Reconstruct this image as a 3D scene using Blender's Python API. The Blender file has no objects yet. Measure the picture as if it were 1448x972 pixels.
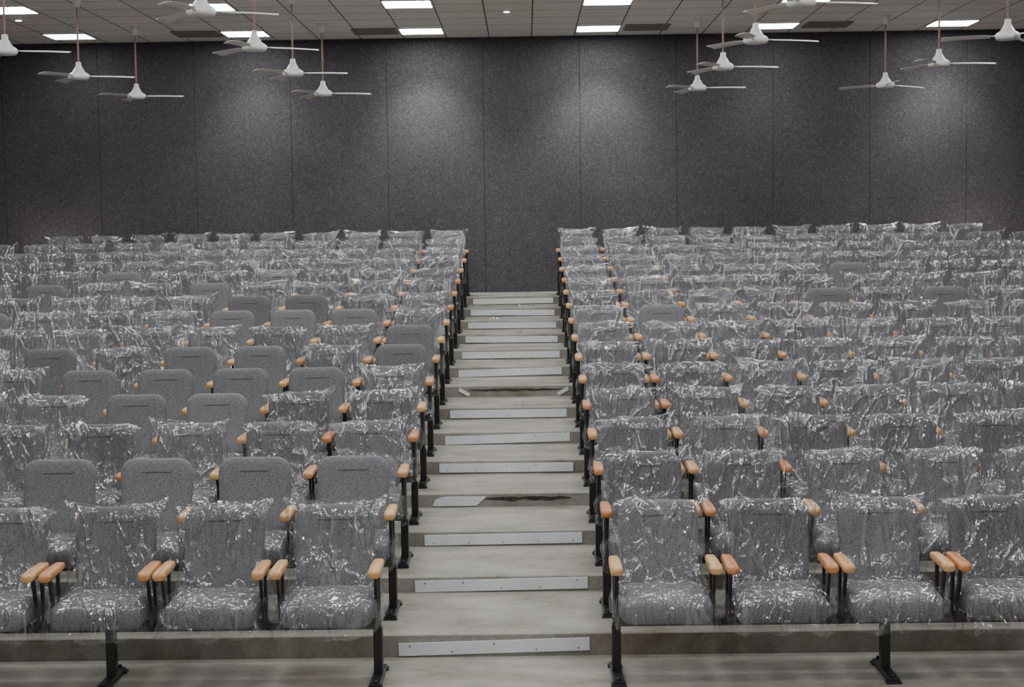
import bpy, bmesh, math, random
from mathutils import Vector, Matrix, noise, Euler
random.seed(7)
scene = bpy.context.scene
COL = scene.collection

# ------------------------------------------------------------------ constants
NROW=15; RISE=0.10; DEP=0.90; Y0=7.75; RISER0=8.2
PITCH=0.565; FIRST=0.84; HALF=7.05; YW=21.4; ZC=4.86; YF=-2.0
ZT=[0,0.12,0.212,0.306]+[0.1*i for i in range(4,15)]
YR=[8.13]+[RISER0+DEP*i for i in range(1,14)]

# ------------------------------------------------------------------ materials
def mat(name):
    m=bpy.data.materials.new(name); m.use_nodes=True
    nt=m.node_tree; nt.nodes.clear()
    out=nt.nodes.new('ShaderNodeOutputMaterial')
    return m,nt,out
def N(nt,t,**kw):
    n=nt.nodes.new(t)
    for k,v in kw.items():
        if k in n.inputs: n.inputs[k].default_value=v
        else: setattr(n,k,v)
    return n
def L(nt,a,ao,b,bi): nt.links.new(a.outputs[ao],b.inputs[bi])
def coords(nt,scale=(1,1,1),kind='Object'):
    tc=N(nt,'ShaderNodeTexCoord'); mp=N(nt,'ShaderNodeMapping'); mp.inputs['Scale'].default_value=scale
    L(nt,tc,kind,mp,'Vector'); return mp
def ramp(nt,stops):
    r=N(nt,'ShaderNodeValToRGB'); e=r.color_ramp.elements
    while len(e)<len(stops): e.new(0.5)
    for i,(p,c) in enumerate(stops):
        e[i].position=p; e[i].color=(c[0],c[1],c[2],1)
    return r
def math_(nt,op,a,b=None):
    m=N(nt,'ShaderNodeMath'); m.operation=op
    for i,x in enumerate((a,b)):
        if x is None: continue
        if isinstance(x,(int,float)): m.inputs[i].default_value=x
        else: nt.links.new(x,m.inputs[i])
    return m.outputs[0]
def simple(name,col,rough=0.5,metal=0.0,var=0.12,scale=20,bump=0.0):
    m,nt,out=mat(name)
    b=N(nt,'ShaderNodeBsdfPrincipled'); b.inputs['Roughness'].default_value=rough; b.inputs['Metallic'].default_value=metal
    mp=coords(nt); nz=N(nt,'ShaderNodeTexNoise'); nz.inputs['Scale'].default_value=scale; nz.inputs['Detail'].default_value=5
    L(nt,mp,0,nz,'Vector')
    r=ramp(nt,[(0.3,[c*(1-var) for c in col]),(0.7,[min(1,c*(1+var)) for c in col])])
    L(nt,nz,'Fac',r,'Fac'); L(nt,r,'Color',b,'Base Color')
    if bump>0:
        bp=N(nt,'ShaderNodeBump'); bp.inputs['Strength'].default_value=bump; bp.inputs['Distance'].default_value=0.01
        L(nt,nz,'Fac',bp,'Height'); L(nt,bp,'Normal',b,'Normal')
    L(nt,b,0,out,0); return m

def fabric():
    m,nt,out=mat('grey_upholstery_fabric')
    b=N(nt,'ShaderNodeBsdfPrincipled'); b.inputs['Roughness'].default_value=0.95
    b.inputs['Specular IOR Level'].default_value=0.12
    mp=coords(nt)
    n1=N(nt,'ShaderNodeTexNoise'); n1.inputs['Scale'].default_value=160; n1.inputs['Detail'].default_value=3
    L(nt,mp,0,n1,'Vector')
    r=ramp(nt,[(0.36,(0.116,0.116,0.121)),(0.64,(0.222,0.224,0.232))])
    L(nt,n1,'Fac',r,'Fac')
    oi=N(nt,'ShaderNodeObjectInfo')
    mr=N(nt,'ShaderNodeMapRange'); mr.inputs['To Min'].default_value=0.82; mr.inputs['To Max'].default_value=1.12
    L(nt,oi,'Random',mr,'Value')
    mx=N(nt,'ShaderNodeVectorMath'); mx.operation='SCALE'
    L(nt,r,'Color',mx,0); L(nt,mr,0,mx,'Scale'); L(nt,mx,0,b,'Base Color')
    bp=N(nt,'ShaderNodeBump'); bp.inputs['Strength'].default_value=0.3; bp.inputs['Distance'].default_value=0.003
    L(nt,n1,'Fac',bp,'Height'); L(nt,bp,'Normal',b,'Normal')
    L(nt,b,0,out,0); return m

def plastic():
    m,nt,out=mat('clear_plastic_wrap')
    mp=coords(nt,(11,11,3.0))
    oi=N(nt,'ShaderNodeObjectInfo')
    add=N(nt,'ShaderNodeVectorMath'); add.operation='ADD'
    sc=N(nt,'ShaderNodeMath'); sc.operation='MULTIPLY'; sc.inputs[1].default_value=53.0
    L(nt,oi,'Random',sc,0); L(nt,mp,0,add,0); L(nt,sc,0,add,1)
    # sharp crease lines: ridges where a warped noise crosses its mid value
    def ridge(scale,dist,width):
        n=N(nt,'ShaderNodeTexNoise'); n.inputs['Scale'].default_value=scale; n.inputs['Detail'].default_value=1.5; n.inputs['Distortion'].default_value=dist
        L(nt,add,0,n,'Vector')
        a=math_(nt,'ABSOLUTE',math_(nt,'SUBTRACT',n.outputs[0],0.5))
        return math_(nt,'MAXIMUM',math_(nt,'SUBTRACT',1.0,math_(nt,'DIVIDE',a,width)),0.0)
    r1=ridge(0.50,0.6,0.045); r2=ridge(1.1,0.9,0.05)
    n1=N(nt,'ShaderNodeTexNoise'); n1.inputs['Scale'].default_value=0.85; n1.inputs['Detail'].default_value=2.2; n1.inputs['Distortion'].default_value=0.8
    L(nt,add,0,n1,'Vector')
    h=math_(nt,'ADD',n1.outputs[0],math_(nt,'ADD',math_(nt,'MULTIPLY',r1,0.34),math_(nt,'MULTIPLY',r2,0.17)))
    b2=N(nt,'ShaderNodeBump'); b2.inputs['Strength'].default_value=1.0; b2.inputs['Distance'].default_value=0.027
    nt.links.new(h,b2.inputs['Height'])
    gl=N(nt,'ShaderNodeBsdfGlossy'); gl.inputs['Roughness'].default_value=0.11; gl.inputs['Color'].default_value=(1,1,1,1)
    L(nt,b2,'Normal',gl,'Normal')
    df=N(nt,'ShaderNodeBsdfDiffuse'); df.inputs['Color'].default_value=(0.55,0.56,0.58,1); L(nt,b2,'Normal',df,'Normal')
    tr=N(nt,'ShaderNodeBsdfTransparent'); tr.inputs['Color'].default_value=(0.965,0.965,0.97,1)
    m1=N(nt,'ShaderNodeMixShader'); m1.inputs[0].default_value=0.12
    L(nt,gl,0,m1,1); L(nt,df,0,m1,2)
    lw=N(nt,'ShaderNodeLayerWeight'); lw.inputs['Blend'].default_value=0.26; L(nt,b2,'Normal',lw,'Normal')
    mr=N(nt,'ShaderNodeMapRange'); mr.inputs['To Min'].default_value=0.05; mr.inputs['To Max'].default_value=0.36
    L(nt,lw,'Facing',mr,'Value')
    fac=math_(nt,'ADD',mr.outputs[0],math_(nt,'MULTIPLY',math_(nt,'MAXIMUM',r1,math_(nt,'MULTIPLY',r2,0.5)),0.15))
    m2=N(nt,'ShaderNodeMixShader'); nt.links.new(fac,m2.inputs[0]); L(nt,tr,0,m2,1); L(nt,m1,0,m2,2)
    L(nt,m2,0,out,0); return m

def wood():
    m,nt,out=mat('varnished_wood')
    b=N(nt,'ShaderNodeBsdfPrincipled'); b.inputs['Roughness'].default_value=0.35
    mp=coords(nt,(30,4,30)); nz=N(nt,'ShaderNodeTexNoise'); nz.inputs['Scale'].default_value=2; nz.inputs['Detail'].default_value=4
    L(nt,mp,0,nz,'Vector')
    oi=N(nt,'ShaderNodeObjectInfo')
    r=ramp(nt,[(0.3,(0.47,0.22,0.085)),(0.7,(0.70,0.40,0.18))]); L(nt,nz,'Fac',r,'Fac')
    r2=ramp(nt,[(0.0,(0.85,0.60,0.45)),(0.4,(0.93,0.92,0.88)),(1.0,(1.05,1.16,1.15))]); L(nt,oi,'Random',r2,'Fac')
    mx=N(nt,'ShaderNodeVectorMath'); mx.operation='MULTIPLY'; L(nt,r,'Color',mx,0); L(nt,r2,'Color',mx,1)
    L(nt,mx,0,b,'Base Color'); L(nt,b,0,out,0); return m

def concrete(name,base,scale=1.0):
    m,nt,out=mat(name)
    b=N(nt,'ShaderNodeBsdfPrincipled'); b.inputs['Roughness'].default_value=0.6
    mp=coords(nt,(1,1.6,1))
    n1=N(nt,'ShaderNodeTexNoise'); n1.inputs['Scale'].default_value=1.9*scale; n1.inputs['Detail'].default_value=9; n1.inputs['Roughness'].default_value=0.68
    n2=N(nt,'ShaderNodeTexNoise'); n2.inputs['Scale'].default_value=60; n2.inputs['Detail'].default_value=3
    L(nt,mp,0,n1,'Vector'); L(nt,mp,0,n2,'Vector')
    r=ramp(nt,[(0.33,[base[0]*0.66,base[1]*0.58,base[2]*0.48]),(0.5,base),(0.68,[c*1.35 for c in base])]); L(nt,n1,'Fac',r,'Fac')
    r2=ramp(nt,[(0.3,(0.85,)*3),(0.7,(1.1,)*3)]); L(nt,n2,'Fac',r2,'Fac')
    mx=N(nt,'ShaderNodeVectorMath'); mx.operation='MULTIPLY'; L(nt,r,'Color',mx,0); L(nt,r2,'Color',mx,1)
    L(nt,mx,0,b,'Base Color')
    bp=N(nt,'ShaderNodeBump'); bp.inputs['Strength'].default_value=0.2; bp.inputs['Distance'].default_value=0.01
    L(nt,n1,'Fac',bp,'Height'); L(nt,bp,'Normal',b,'Normal')
    L(nt,b,0,out,0); return m

def wallfab():
    m,nt,out=mat('dark_acoustic_wall_fabric')
    b=N(nt,'ShaderNodeBsdfPrincipled'); b.inputs['Roughness'].default_value=0.8; b.inputs['Specular IOR Level'].default_value=0.3
    mp=coords(nt)
    nd=N(nt,'ShaderNodeTexNoise'); nd.inputs['Scale'].default_value=8; L(nt,mp,0,nd,'Vector')
    sc=N(nt,'ShaderNodeVectorMath'); sc.operation='SCALE'; sc.inputs['Scale'].default_value=0.25; L(nt,nd,'Color',sc,0)
    ad=N(nt,'ShaderNodeVectorMath'); ad.operation='ADD'; L(nt,mp,0,ad,0); L(nt,sc,0,ad,1)
    v=N(nt,'ShaderNodeTexVoronoi'); v.feature='DISTANCE_TO_EDGE'; v.inputs['Scale'].default_value=19; L(nt,ad,0,v,'Vector')
    n2=N(nt,'ShaderNodeTexNoise'); n2.inputs['Scale'].default_value=1.1; n2.inputs['Detail'].default_value=3; L(nt,mp,0,n2,'Vector')
    r=ramp(nt,[(0.0,(0.047,0.045,0.047)),(0.12,(0.068,0.065,0.068)),(0.4,(0.088,0.084,0.088))]); L(nt,v,'Distance',r,'Fac')
    r2=ramp(nt,[(0.3,(0.88,0.88,0.89)),(0.7,(1.12,1.10,1.10))]); L(nt,n2,'Fac',r2,'Fac')
    mx=N(nt,'ShaderNodeVectorMath'); mx.operation='MULTIPLY'; L(nt,r,'Color',mx,0); L(nt,r2,'Color',mx,1)
    L(nt,mx,0,b,'Base Color')
    bp=N(nt,'ShaderNodeBump'); bp.inputs['Strength'].default_value=0.2; bp.inputs['Distance'].default_value=0.006
    L(nt,v,'Distance',bp,'Height'); L(nt,bp,'Normal',b,'Normal')
    L(nt,b,0,out,0); return m

def ceilmat():
    m,nt,out=mat('ceiling_tiles')
    b=N(nt,'ShaderNodeBsdfPrincipled'); b.inputs['Roughness'].default_value=0.5
    tc=N(nt,'ShaderNodeTexCoord'); mp=N(nt,'ShaderNodeMapping')
    mp.inputs['Location'].default_value=(0.2875+0.575*20,0.10,0)
    L(nt,tc,'Object',mp,'Vector')
    br=N(nt,'ShaderNodeTexBrick'); br.offset=0; br.squash=1
    br.inputs['Scale'].default_value=1; br.inputs['Brick Width'].default_value=0.575; br.inputs['Row Height'].default_value=0.6125
    br.inputs['Mortar Size'].default_value=0.009; br.inputs['Mortar Smooth'].default_value=0.2
    br.inputs['Color1'].default_value=(0.95,0.93,0.91,1); br.inputs['Color2'].default_value=(0.89,0.88,0.86,1)
    br.inputs['Mortar'].default_value=(0.07,0.07,0.07,1)
    L(nt,mp,0,br,'Vector'); L(nt,br,'Color',b,'Base Color'); L(nt,b,0,out,0); return m

def emis(name,col,s):
    m,nt,out=mat(name); e=N(nt,'ShaderNodeEmission'); e.inputs['Color'].default_value=(*col,1); e.inputs['Strength'].default_value=s
    L(nt,e,0,out,0); return m

M_FAB=fabric(); M_PL=plastic(); M_WOOD=wood()
M_BLK=simple('black_painted_steel',(0.012,0.012,0.013),0.4,0.0,0.2,30)
M_SHELL=simple('black_backrest_shell',(0.02,0.02,0.022),0.55)
M_SEAM=simple('dark_stitching',(0.05,0.05,0.052),0.9)
M_TREAD=concrete('cement_floor',(0.275,0.257,0.224))
M_WALL=wallfab(); M_CEIL=ceilmat()
M_GAP=simple('panel_joint_black',(0.03,0.03,0.03),0.9)
M_STRIP=simple('white_laminate_strip',(0.74,0.75,0.78),0.4,0,0.06,6)
M_SCREW=simple('screw_steel',(0.15,0.15,0.15),0.3,0.8)
M_WHITE=simple('white_enamel',(0.82,0.81,0.80),0.35,0,0.06,5)
M_ROD=simple('fan_rod_brown',(0.38,0.24,0.20),0.5,0,0.15,20)
M_HOLE=simple('broken_gap_shade',(0.04,0.036,0.03),0.95,0,0.6,30,0.5)  # near-black colour painted for the shade inside the broken riser
M_GRILL=simple('vent_grille_grey',(0.25,0.24,0.24),0.5)

# ------------------------------------------------------------------ mesh helpers
def new_obj(name,bm,mats,smooth=True,loc=(0,0,0),rot=(0,0,0)):
    me=bpy.data.meshes.new(name); bm.to_mesh(me); bm.free()
    for m in mats: me.materials.append(m)
    ob=bpy.data.objects.new(name,me); ob.location=loc; ob.rotation_euler=rot; COL.objects.link(ob); return ob
def box(bm,c,s,mi=0,bev=0.0,rot=None):
    r=bmesh.ops.create_cube(bm,size=1.0); vs=r['verts']
    for v in vs: v.co=Vector((v.co.x*s[0],v.co.y*s[1],v.co.z*s[2]))
    fs=set(f for v in vs for f in v.link_faces)
    if bev>0:
        es=list(set(e for v in vs for e in v.link_edges))
        rb=bmesh.ops.bevel(bm,geom=es,offset=bev,segments=2,affect='EDGES',profile=0.5)
        vs=list(set(list(rb['verts'])+[v for v in vs if v.is_valid])); fs=set(f for v in vs for f in v.link_faces)
    for v in vs:
        p=v.co.copy()
        if rot is not None: p=rot@p
        v.co=p+Vector(c)
    for f in fs: f.material_index=mi
    return vs
def loft(bm,loops,mi=0,cap0=True,cap1=True,smooth=True):
    rows=[[bm.verts.new(p) for p in lp] for lp in loops]; n=len(rows[0]); fs=[]
    for a,b in zip(rows[:-1],rows[1:]):
        for i in range(n):
            j=(i+1)%n
            fs.append(bm.faces.new((a[i],a[j],b[j],b[i])))
    if cap0: fs.append(bm.faces.new(rows[0][::-1]))
    if cap1: fs.append(bm.faces.new(rows[-1]))
    for f in fs: f.material_index=mi; f.smooth=smooth
    return rows
def rr(w,h,r,k=4,m=5):
    r=max(min(r,w/2-1e-4,h/2-1e-4),1e-4); pts=[]
    cs=[(w/2-r,-h/2+r,-90),(w/2-r,h/2-r,0),(-w/2+r,h/2-r,90),(-w/2+r,-h/2+r,180)]
    arcs=[]
    for cx,cy,a0 in cs:
        arcs.append([(cx+r*math.cos(math.radians(a0+90*i/k)),cy+r*math.sin(math.radians(a0+90*i/k))) for i in range(k+1)])
    for i in range(4):
        pts+=arcs[i]; a=arcs[i][-1]; b=arcs[(i+1)%4][0]
        for q in range(1,m): pts.append((a[0]+(b[0]-a[0])*q/m,a[1]+(b[1]-a[1])*q/m))
    return pts
def lathe(bm,prof,n=20,mi=0,c=(0,0,0)):
    loops=[]
    for r,z in prof:
        loops.append([Vector((c[0]+r*math.cos(2*math.pi*i/n),c[1]+r*math.sin(2*math.pi*i/n),c[2]+z)) for i in range(n)])
    loft(bm,loops,mi)

# ------------------------------------------------------------------ chair
BH=0.452; BW=0.422
TILT=math.radians(14)
def back_xf(x,s,y):
    # x across, s height 0..BH, y depth (+ = rear); bend + taper + tilt
    x=x*(0.93+0.07*min(1,max(0,s/BH)))
    y=y-0.35*x*x+0.06*math.sin(math.pi*min(1,max(0,s/BH)))*0.3
    yy=0.17+y*math.cos(TILT)+s*math.sin(TILT); zz=0.405+s*math.cos(TILT)-y*math.sin(TILT)
    return Vector((x,yy,zz))
def crump(p,seed):
    q=p+Vector((seed*7.3,seed*3.1,seed*1.7))
    a=abs(noise.noise(Vector((q.x*8,q.y*8,q.z*3))))
    b=abs(noise.noise(Vector((q.x*18,q.y*18,q.z*8))))
    return a+0.5*b
def make_chair(seed,wrap_back,wrap_seat=True):
    bm=bmesh.new(); rnd=random.Random(seed)
    # upholstered back
    loops=[]
    for ins,y in [(0.04,0.030),(0.008,0.028),(0.0,0.016),(0.0,-0.008),(0.005,-0.022),(0.016,-0.031),(0.04,-0.037),(0.08,-0.040),(0.13,-0.041),(0.18,-0.041)]:
        lp=rr(BW-2*ins,BH-2*ins,max(0.085-ins*0.6,0.012))
        loops.append([back_xf(a,b+BH/2,y) for a,b in lp])
    loft(bm,loops,0)
    # rear shell
    loops=[]
    for ins,y in [(0.02,0.028),(0.02,0.038),(0.04,0.043),(0.12,0.045),(0.18,0.045)]:
        lp=rr(BW-2*ins,BH-2*ins,max(0.08-ins*0.6,0.012)); loops.append([back_xf(a,b+BH/2,y) for a,b in lp][::-1])
    loft(bm,loops,2)
    # stitch line near the head
    sv=[]
    for i in range(7):
        x=-0.085+0.17*i/6; sv.append((back_xf(x,BH-0.083,-0.0425),back_xf(x,BH-0.087,-0.0425)))
    for (a,b),(c,d) in zip(sv[:-1],sv[1:]):
        f=bm.faces.new([bm.verts.new(a),bm.verts.new(b),bm.verts.new(d),bm.verts.new(c)]); f.material_index=4
    # cushion
    def cz(x,y,z):
        t=min(1,max(0,(-y-0.12)/0.14)); return Vector((x,y-0.02,z-0.02*t*t-0.03*max(0,y+0.05)))
    loops=[]
    for ins,z in [(0.05,0.325),(0.012,0.327),(0.0,0.342),(0.0,0.40),(0.006,0.42),(0.02,0.436),(0.045,0.446),(0.09,0.452),(0.14,0.455),(0.19,0.456)]:
        lp=rr(0.455-2*ins,0.45-2*ins,max(0.06-ins*0.4,0.012)); loops.append([cz(a,b,z) for a,b in lp])
    loft(bm,loops,0)
    # seat pan + brackets on beam, back bracket
    box(bm,(0,-0.02,0.317),(0.36,0.34,0.018),2,0.004)
    for sx in (-0.14,0.14):
        box(bm,(sx,0.0,0.305),(0.03,0.22,0.03),1)
        box(bm,(sx,0.175,0.37),(0.03,0.02,0.17),1,0,Matrix.Rotation(-0.35,3,'X'))
        box(bm,(sx,0.125,0.31),(0.03,0.10,0.02),1)
    # armrests
    for sx in (-1,1):
        xa=sx*0.243; loops=[]
        for y,s,dz in [(-0.225,0.45,-0.012),(-0.221,0.75,-0.010),(-0.208,0.97,-0.006),(-0.18,1.0,-0.002),(-0.08,0.97,0),(0.0,0.9,0),(0.05,0.82,0),(0.066,0.7,0),(0.07,0.4,0)]:
            loops.append([Vector((xa+a*s,y,0.583+dz+b*min(1,s+0.1))) for a,b in rr(0.064,0.038,0.014,3,2)][::-1])
        loft(bm,loops,3)
        box(bm,(xa,-0.07,0.558),(0.022,0.2,0.012),1)
        for y0,y1 in ((-0.13,-0.05),(0.01,0.03)):
            a=Vector((xa,y1,0.285)); b=Vector((xa,y0,0.56)); d=(b-a); 
            R=Vector((0,0,1)).rotation_difference(d.normalized()).to_matrix()
            box(bm,(a+b)/2,(0.014,0.026,d.length),1,0,R)
        box(bm,(xa*0.93,0.0,0.297),(0.06,0.06,0.014),1)
    # plastic bags
    if wrap_back:
        NV=32; loops=[]; 
        earL=rnd.uniform(-0.03,0.03); earR=rnd.uniform(-0.03,0.03); lift=rnd.uniform(-0.002,0.008)
        botL=rnd.uniform(0.0,0.04); botR=rnd.uniform(0.0,0.04); loose=rnd.uniform(0.0,0.010)
        for iv in range(NV+1):
            v=iv/NV; s=-0.03+(BH+0.03+lift)*v
            b=0.050+0.014*(1-v)
            if v>0.84:
                q=(v-0.84)/0.16; b=0.0522*math.sqrt(max(0,1-q*q))*(1-0.4*q)+0.002
            fl=0.5+0.5*math.sin(v*9+seed)
            lp=rr(2*(0.224+loose+0.014*fl+0.018*max(0,(0.25-v)*4)),2*b,b*0.7,3,13)
            row=[]
            for a,c in lp:
                sgn=1 if a>0 else -1; e=(earR if a>0 else earL)*max(0,(abs(a)-0.11)/0.11)**2
                top=max(0,(v-0.75)/0.25)
                aa=a+sgn*abs(e)*0.7*top**2
                ss=s+e*top**2
                bb=(botR if a>0 else botL)
                ss-=bb*max(0,1-v*6)*(0.5+noise.noise(Vector((a*12,c*9,seed))))
                row.append(back_xf(aa,ss,c))
            loops.append(row)
        rows=loft(bm,loops,5,False,True)
        bm.normal_update()
        for iv,r in enumerate(rows):
            v=iv/NV
            for vt in r:
                d=crump(vt.co,seed)*0.034-0.004
                if vt.normal.z>0.9: d*=0.3
                vt.co+=vt.normal*d + Vector((0,0,noise.noise(vt.co*16+Vector((seed,0,0)))*0.020*max(0,(v-0.8)/0.2)))
    if wrap_seat:
        loops=[]
        wd=rnd.uniform(0,0.02)
        prof=[(-0.018-wd,0.310),(-0.024-wd,0.330),(-0.020,0.36),(-0.016,0.385),(-0.012,0.41),(-0.006,0.43),(0.008,0.447),(0.03,0.458),(0.055,0.463),(0.085,0.466),(0.115,0.468),(0.145,0.469),(0.175,0.469),(0.2,0.469)]
        for ins,z in prof:
            lp=rr(0.455-2*ins,0.45-2*ins,max(0.05-ins*0.3,0.01),3,10)
            loops.append([cz(a,b,z) for a,b in lp])
        rows=loft(bm,loops,5,False,True)
        bm.normal_update()
        for iv,r in enumerate(rows):
            for vt in r:
                d=crump(vt.co*1.1,seed+11)*0.032-0.004
                vt.co+=vt.normal*d
                if iv<2 and vt.co.y<-0.1: vt.co.z-=0.03*abs(noise.noise(vt.co*9+Vector((seed,0,0))))*(2-iv)
                vt.co.x=max(-0.266,min(0.266,vt.co.x)) 
    me=bpy.data.meshes.new('auditorium_chair_mesh'); bm.to_mesh(me); bm.free()
    for m in (M_FAB,M_BLK,M_SHELL,M_WOOD,M_SEAM,M_PL): me.materials.append(m)
    return me
WR=[make_chair(s+1,True) for s in range(10)]
UN=[make_chair(40,False),make_chair(41,False)]

def make_frame(nseats,side):
    bm=bmesh.new()
    xe=FIRST+PITCH*(nseats-1)+0.25
    x0=0.585
    box(bm,(side*(x0+xe)/2,0,0.275),(xe-x0,0.05,0.04),0,0.004)
    legs=[0.60,1.95,3.30,4.65,xe-0.02] if nseats>8 else [0.6]
    for i,x in enumerate(legs):
        box(bm,(side*x,0,0.14),(0.045,0.06,0.25),0,0.004)
        if i in(0,len(legs)-1): box(bm,(side*x,-0.005,0.42),(0.03,0.035,0.28),0,0.004)
        box(bm,(side*x,-0.02,0.016),(0.058,0.36,0.026),0,0.006)
        for yy in (-0.19,0.15):
            box(bm,(side*x,yy,0.006),(0.075,0.05,0.012),0,0.003)
            lathe(bm,[(0.010,0.0),(0.010,0.012),(0.006,0.015)],8,0,(side*x,yy,0.028))
    me=bpy.data.meshes.new('seat_row_frame_mesh'); bm.to_mesh(me); bm.free(); me.materials.append(M_BLK); return me
FR={(n,s):make_frame(n,s) for n in (10,11) for s in (-1,1)}

unL={1:{0,1,2,3},3:{2,3},4:{1,2,3,4},5:{0,2,3,5},6:{0},7:{1,2,3,7},8:{2,3,9},9:{4,7},10:{6}}
unR={7:{1},8:{4,6},5:{8},10:{5}}
for i in range(NROW):
    z=ZT[i]; y=Y0+DEP*i; n=10 if i==NROW-1 else 11
    for side,un in ((-1,unL),(1,unR)):
        o=bpy.data.objects.new('seat_row_frame',FR[(n,side)]); o.location=(0,y,z); COL.objects.link(o)
        for k in range(n):
            me=random.choice(UN) if k in un.get(i,()) else random.choice(WR)
            o=bpy.data.objects.new('auditorium_chair',me)
            o.location=(side*(FIRST+PITCH*k)+random.uniform(-.004,.004),y,z)
            o.rotation_euler=(0,0,random.uniform(-0.012,0.012)); COL.objects.link(o)

# ------------------------------------------------------------------ floor / tiers
bm=bmesh.new(); box(bm,(0,(YF+YR[0])/2,-0.05),(2*HALF,YR[0]-YF,0.1),0); new_obj('floor',bm,[M_TREAD])
bm=bmesh.new()
prof=[(YR[0],-0.1)]
for i in range(14):
    prof.append((YR[i],ZT[i+1]-0.006)); prof.append((YR[i]+0.006,ZT[i+1]))
    prof.append((YR[i+1] if i<13 else YW,ZT[i+1]))
prof.append((YW,-0.1))
A=[bm.verts.new((-HALF,y,z)) for y,z in prof]; B=[bm.verts.new((HALF,y,z)) for y,z in prof]
for i in range(len(prof)):
    j=(i+1)%len(prof); bm.faces.new((A[i],B[i],B[j],A[j]))
bm.faces.new(A); bm.faces.new(B[::-1])
bmesh.ops.recalc_face_normals(bm,faces=bm.faces)
new_obj('floor_tiered_steps',bm,[M_TREAD])

# riser strips
for n in range(1,15):
    yy=YR[n-1]; zc=(ZT[n-1]+ZT[n])/2-0.004
    if n==1: zc=0.052
    rn=random.Random(n*5)
    segs=[(-0.51,0.51)]
    if n==1: segs=[(-0.53,0.48)]
    if n==4: segs=[(-0.50,-0.16)]
    if n==8: segs=[]
    tilt={1:0.02,2:0.012,9:0.02,6:0.02,13:-0.01}.get(n,rn.uniform(-0.008,0.008))
    for a,b in segs:
        bm=bmesh.new(); R=Matrix.Rotation(-tilt,3,'Y')
        if n==4:
            # broken piece with a slanted end
            vs=[(-0.51,-0.034),(-0.20,-0.034),(-0.13,0.03),(-0.36,0.034),(-0.44,0.03),(-0.49,0.012)]
            f0=[bm.verts.new((x,yy-0.010,zc+z)) for x,z in vs]; f1=[bm.verts.new((x,yy-0.002,zc+z)) for x,z in vs]
            bm.faces.new(f0); bm.faces.new(f1[::-1])
            for i in range(len(vs)):
                j=(i+1)%len(vs); bm.faces.new((f0[j],f0[i],f1[i],f1[j]))
        else:
            box(bm,((a+b)/2,yy-0.006,zc),(b-a,0.008,0.068),0,0.001,R)
            for q in range(5):
                xx=a+0.06+(b-a-0.12)*q/4
                p=R@Vector((xx-(a+b)/2,0,rn.choice((-0.018,0.018))))
                box(bm,(p.x+(a+b)/2,yy-0.011,zc+p.z),(0.007,0.003,0.007),1)
        new_obj('step_riser_strip',bm,[M_STRIP,M_SCREW])
def gap(n,x0,x1,h):  # flat dark sheet on the riser face, standing in for a shaded hole
    yy=YR[n-1]; zc=ZT[n]-0.035; bm=bmesh.new(); K=26; up=[];lo=[]
    for i in range(K+1):
        x=x0+(x1-x0)*i/K; e=max(0.0,math.sin(math.pi*i/K))**0.5
        up.append(bm.verts.new((x,yy-0.004,zc+h*e*(0.5+0.5*noise.noise(Vector((x*14,n,0)))))))
        lo.append(bm.verts.new((x,yy-0.004,zc-0.004-h*e*(0.5+0.8*noise.noise(Vector((x*11,n,5)))))))
    for i in range(K): bm.faces.new((lo[i],lo[i+1],up[i+1],up[i]))
    new_obj('broken_gap_dark_sheet',bm,[M_HOLE])
gap(4,-0.14,0.47,0.022); gap(8,-0.38,0.50,0.016)
# loose strip bits on step 8
for x,a in ((-0.42,0.5),(0.50,-0.5)):
    bm=bmesh.new(); R=Matrix.Rotation(a,3,'Y'); box(bm,(x,YR[7]-0.012,0.745),(0.11,0.008,0.032),0,0.001,R); new_obj('broken_strip_piece',bm,[M_STRIP])
# plastic scraps on steps
for (x,n,s) in ((0.09,11,0.10),(0.20,13,0.08),(0.02,13,0.07),(-0.2,12,0.07),(0.12,7,0.06),(-0.3,11,0.05)):
    bm=bmesh.new(); g=bmesh.ops.create_grid(bm,x_segments=14,y_segments=10,size=s)
    for v in bm.verts:
        v.co.z=0.006+0.05*abs(noise.noise(v.co*22+Vector((x*9,n,0)))); v.co.y*=0.7
        v.co.x+=0.02*noise.noise(v.co*30)
    for f in bm.faces: f.smooth=False
    new_obj('plastic_scrap',bm,[M_PL],loc=(x,YR[n-1]+0.2,ZT[n]),rot=(0,0,n))

# ------------------------------------------------------------------ walls
def wall_panels(name,length_axis,a0,a1,fixed,z0,z1,off,step,inward):
    bm=bmesh.new(); T=0.05; g=0.0018
    def bx(u0,u1,d0,d1,mi,bev=0):
        cu=(u0+u1)/2; su=u1-u0; cd=fixed+inward*(d0+d1)/2; sd=abs(d1-d0)
        if length_axis=='x': box(bm,(cu,cd,(z0+z1)/2),(su,sd,z1-z0),mi,bev)
        else: box(bm,(cd,cu,(z0+z1)/2),(sd,su,z1-z0),mi,bev)
    bx(a0,a1,-0.15,-T,1)
    cuts=[a0]; u=off
    while u<a1-0.02:
        if u>a0+0.02: cuts.append(u)
        u+=step
    cuts.append(a1)
    for u0,u1 in zip(cuts[:-1],cuts[1:]): bx(u0+g,u1-g,-T,0,0,0.003)
    return new_obj(name,bm,[M_WALL,M_GAP])
wall_panels('wall_back','x',-HALF,HALF,YW,-0.1,ZC,-0.38-1.31*6,1.31,-1)
wall_panels('wall_left','y',YF,YW,-HALF,-0.1,ZC,YF-0.3,1.31,1)
wall_panels('wall_right','y',YF,YW,HALF,-0.1,ZC,YF-0.3,1.31,-1)
bm=bmesh.new(); box(bm,(0,(YF+YW)/2,ZC+0.05),(2*HALF+0.3,YW-YF+0.3,0.1),0); new_obj('ceiling',bm,[M_CEIL])

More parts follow.
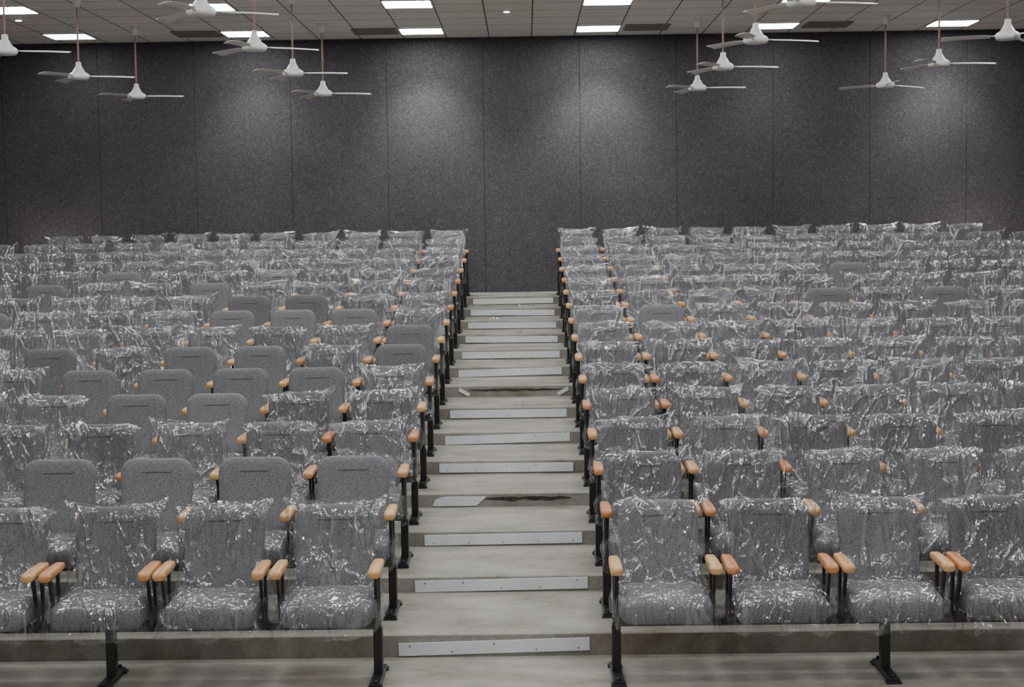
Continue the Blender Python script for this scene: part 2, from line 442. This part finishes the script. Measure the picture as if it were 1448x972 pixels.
# ------------------------------------------------------------------ lights
def light_mesh(strength):
    bm=bmesh.new(); s=0.27
    for sx,sy,w,d in ((0,1,0.58,0.02),(0,-1,0.58,0.02),(1,0,0.02,0.58),(-1,0,0.02,0.58)):
        box(bm,(sx*0.28,sy*0.28,-0.008),(w,d,0.016),0,0.002)
    f=bm.faces.new([bm.verts.new(p) for p in ((-s,-s,-0.010),(-s,s,-0.010),(s,s,-0.010),(s,-s,-0.010))]); f.material_index=1
    me=bpy.data.meshes.new('ceiling_light_panel_mesh'); bm.to_mesh(me); bm.free()
    me.materials.append(M_WHITE); me.materials.append(emis('fluorescent_diffuser_%d'%int(strength*10),(0.97,0.985,1.0),strength)); return me
LS={}
rear={-1:0.9,1:0.9,-3:0.7,3:0.4,5:0.8,-5:0.3}
spot={-1:260,1:260,-3:140,3:40,5:200,-5:0}
for j in range(8):
    y=20.6-2.45*j
    for k in (-5,-3,-1,1,3,5):
        x=k/abs(k)*(1.15+2.3*((abs(k)-1)/2))
        st=34.0*(rear[k] if j==0 else 1.0)
        if st not in LS: LS[st]=light_mesh(st)
        o=bpy.data.objects.new('ceiling_light_panel',LS[st]); o.location=(x,y,ZC-0.001); COL.objects.link(o)
        if j==0 and spot[k]>0:  # extra spot added under the panel to brighten its pool on the wall
            ld=bpy.data.lights.new('added_wall_spot','SPOT'); ld.energy=spot[k]; ld.spot_size=math.radians(84); ld.spot_blend=1.0; ld.shadow_soft_size=0.12
            ld.color=(0.97,0.985,1.0)
            lo=bpy.data.objects.new('added_wall_spot',ld); lo.location=(0,0.0,-0.03); lo.rotation_euler=(math.radians(20),0,0); lo.parent=o; COL.objects.link(lo)
# round downlight
for (x,y) in ((-0.02,18.9),(-5.9,19.0),):
    bm=bmesh.new(); lathe(bm,[(0.05,0.0),(0.055,-0.008),(0.04,-0.012)],20,0); lathe(bm,[(0.038,-0.010),(0.036,-0.016)],20,1)
    new_obj('recessed_downlight',bm,[M_WHITE,emis('downlight_glow',(1,1,1),10)],loc=(x,y,ZC))
# vents
for x in (-4.07,-1.75,1.78,4.12):
    bm=bmesh.new()
    box(bm,(0,0,-0.004),(0.56,0.5,0.008),1)
    for q in range(9): box(bm,(0,-0.22+q*0.055,-0.014),(0.54,0.02,0.012),0,0,Matrix.Rotation(0.5,3,'X'))
    for sx in (-1,1): box(bm,(sx*0.28,0,-0.01),(0.02,0.52,0.02),0); box(bm,(0,sx*0.26,-0.01),(0.58,0.02,0.02),0)
    new_obj('air_vent_grille',bm,[M_GRILL,M_GAP],loc=(x,20.55,ZC-0.001))

# ------------------------------------------------------------------ fans
def fan_mesh():
    bm=bmesh.new(); d=ZC-4.01
    lathe(bm,[(0.02,-0.055),(0.10,-0.05),(0.115,-0.03),(0.115,-0.005),(0.10,0.012),(0.07,0.03),(0.045,0.07),(0.03,0.10),(0.028,0.135),(0.018,0.14)],24,0)
    lathe(bm,[(0.011,0.13),(0.011,d-0.08)],10,1)
    lathe(bm,[(0.015,d-0.115),(0.03,d-0.11),(0.055,d-0.03),(0.06,d)],16,0)
    for b in range(3):
        R=Matrix.Rotation(2*math.pi*b/3,3,'Z'); P=Matrix.Rotation(math.radians(11),3,'X')
        box(bm,R@Vector((0.13,0,-0.015)),(0.10,0.035,0.006),0,0,R)
        loops=[]
        for t in range(9):
            u=t/8; x=0.15+0.45*u; w=0.055+0.012*u
            if t==8: w*=0.85
            if t==0: w*=0.7
            z=-0.018-0.012*u*u
            sec=[(-w,0.0),(-w*0.5,0.006),(0,0.008),(w*0.5,0.006),(w,0.0),(w*0.5,0.002),(0,0.004),(-w*0.5,0.002)]
            loops.append([R@(Vector((x,0,z))+P@Vector((0,a,c))) for a,c in sec])
        loft(bm,loops,0)
    bmesh.ops.recalc_face_normals(bm,faces=bm.faces)
    me=bpy.data.meshes.new('ceiling_fan_mesh'); bm.to_mesh(me); bm.free(); me.materials.append(M_WHITE); me.materials.append(M_ROD); return me
FM=fan_mesh()
angs={(0,-4.7):-0.05,(0,-2.35):0.02,(0,2.35):-0.2,(0,4.7):0.5,(1,-4.7):0.1,(1,-2.35):-0.05,(1,2.35):0.0,(1,4.7):-0.1,(2,-4.7):0.1,(2,-2.35):0.3,(2,2.35):0.15,(2,4.7):0.9,(3,-2.35):0.25,(3,2.35):0.1}
for j,y in enumerate((19.8,17.25,14.82,12.4)):
    for x in (-4.7,-2.35,2.35,4.7):
        o=bpy.data.objects.new('ceiling_fan',FM); o.location=(x,y,4.01); o.rotation_euler=(0,0,angs.get((j,x),0.4)); COL.objects.link(o)

# warm rear-corner glow: invented stand and added bulb, hidden behind the last row
for sx,e in ((-1,12),(1,14)):
    bm=bmesh.new(); lathe(bm,[(0.08,0),(0.08,0.03),(0.03,0.05),(0.03,0.35),(0.07,0.38),(0.07,0.46)],16,0)
    fo=new_obj('added_glow_stand',bm,[M_BLK],loc=(sx*6.2,20.85,1.4))
    ld=bpy.data.lights.new('added_corner_glow','POINT'); ld.energy=e; ld.color=(1,0.80,0.73); ld.shadow_soft_size=0.05
    lo=bpy.data.objects.new('added_corner_glow',ld); lo.location=(0,0,0.53); lo.parent=fo; COL.objects.link(lo)

# ------------------------------------------------------------------ world
w=bpy.data.worlds.new('World'); scene.world=w; w.use_nodes=True
bg=w.node_tree.nodes['Background']; bg.inputs[0].default_value=(0.97,0.98,1.0,1); bg.inputs[1].default_value=0.5

# ------------------------------------------------------------------ camera
cd=bpy.data.cameras.new('camera'); cam=bpy.data.objects.new('camera',cd); COL.objects.link(cam)
cd.sensor_width=36; cd.lens=2210/1448*36; cd.clip_end=100
R=Matrix.Rotation(math.radians(0.55),4,'Z')@Matrix.Rotation(math.radians(90-4.16),4,'X')@Matrix.Rotation(math.radians(-0.8),4,'Z')
cam.matrix_world=Matrix.Translation((0.17,0,2.25))@R
scene.camera=cam
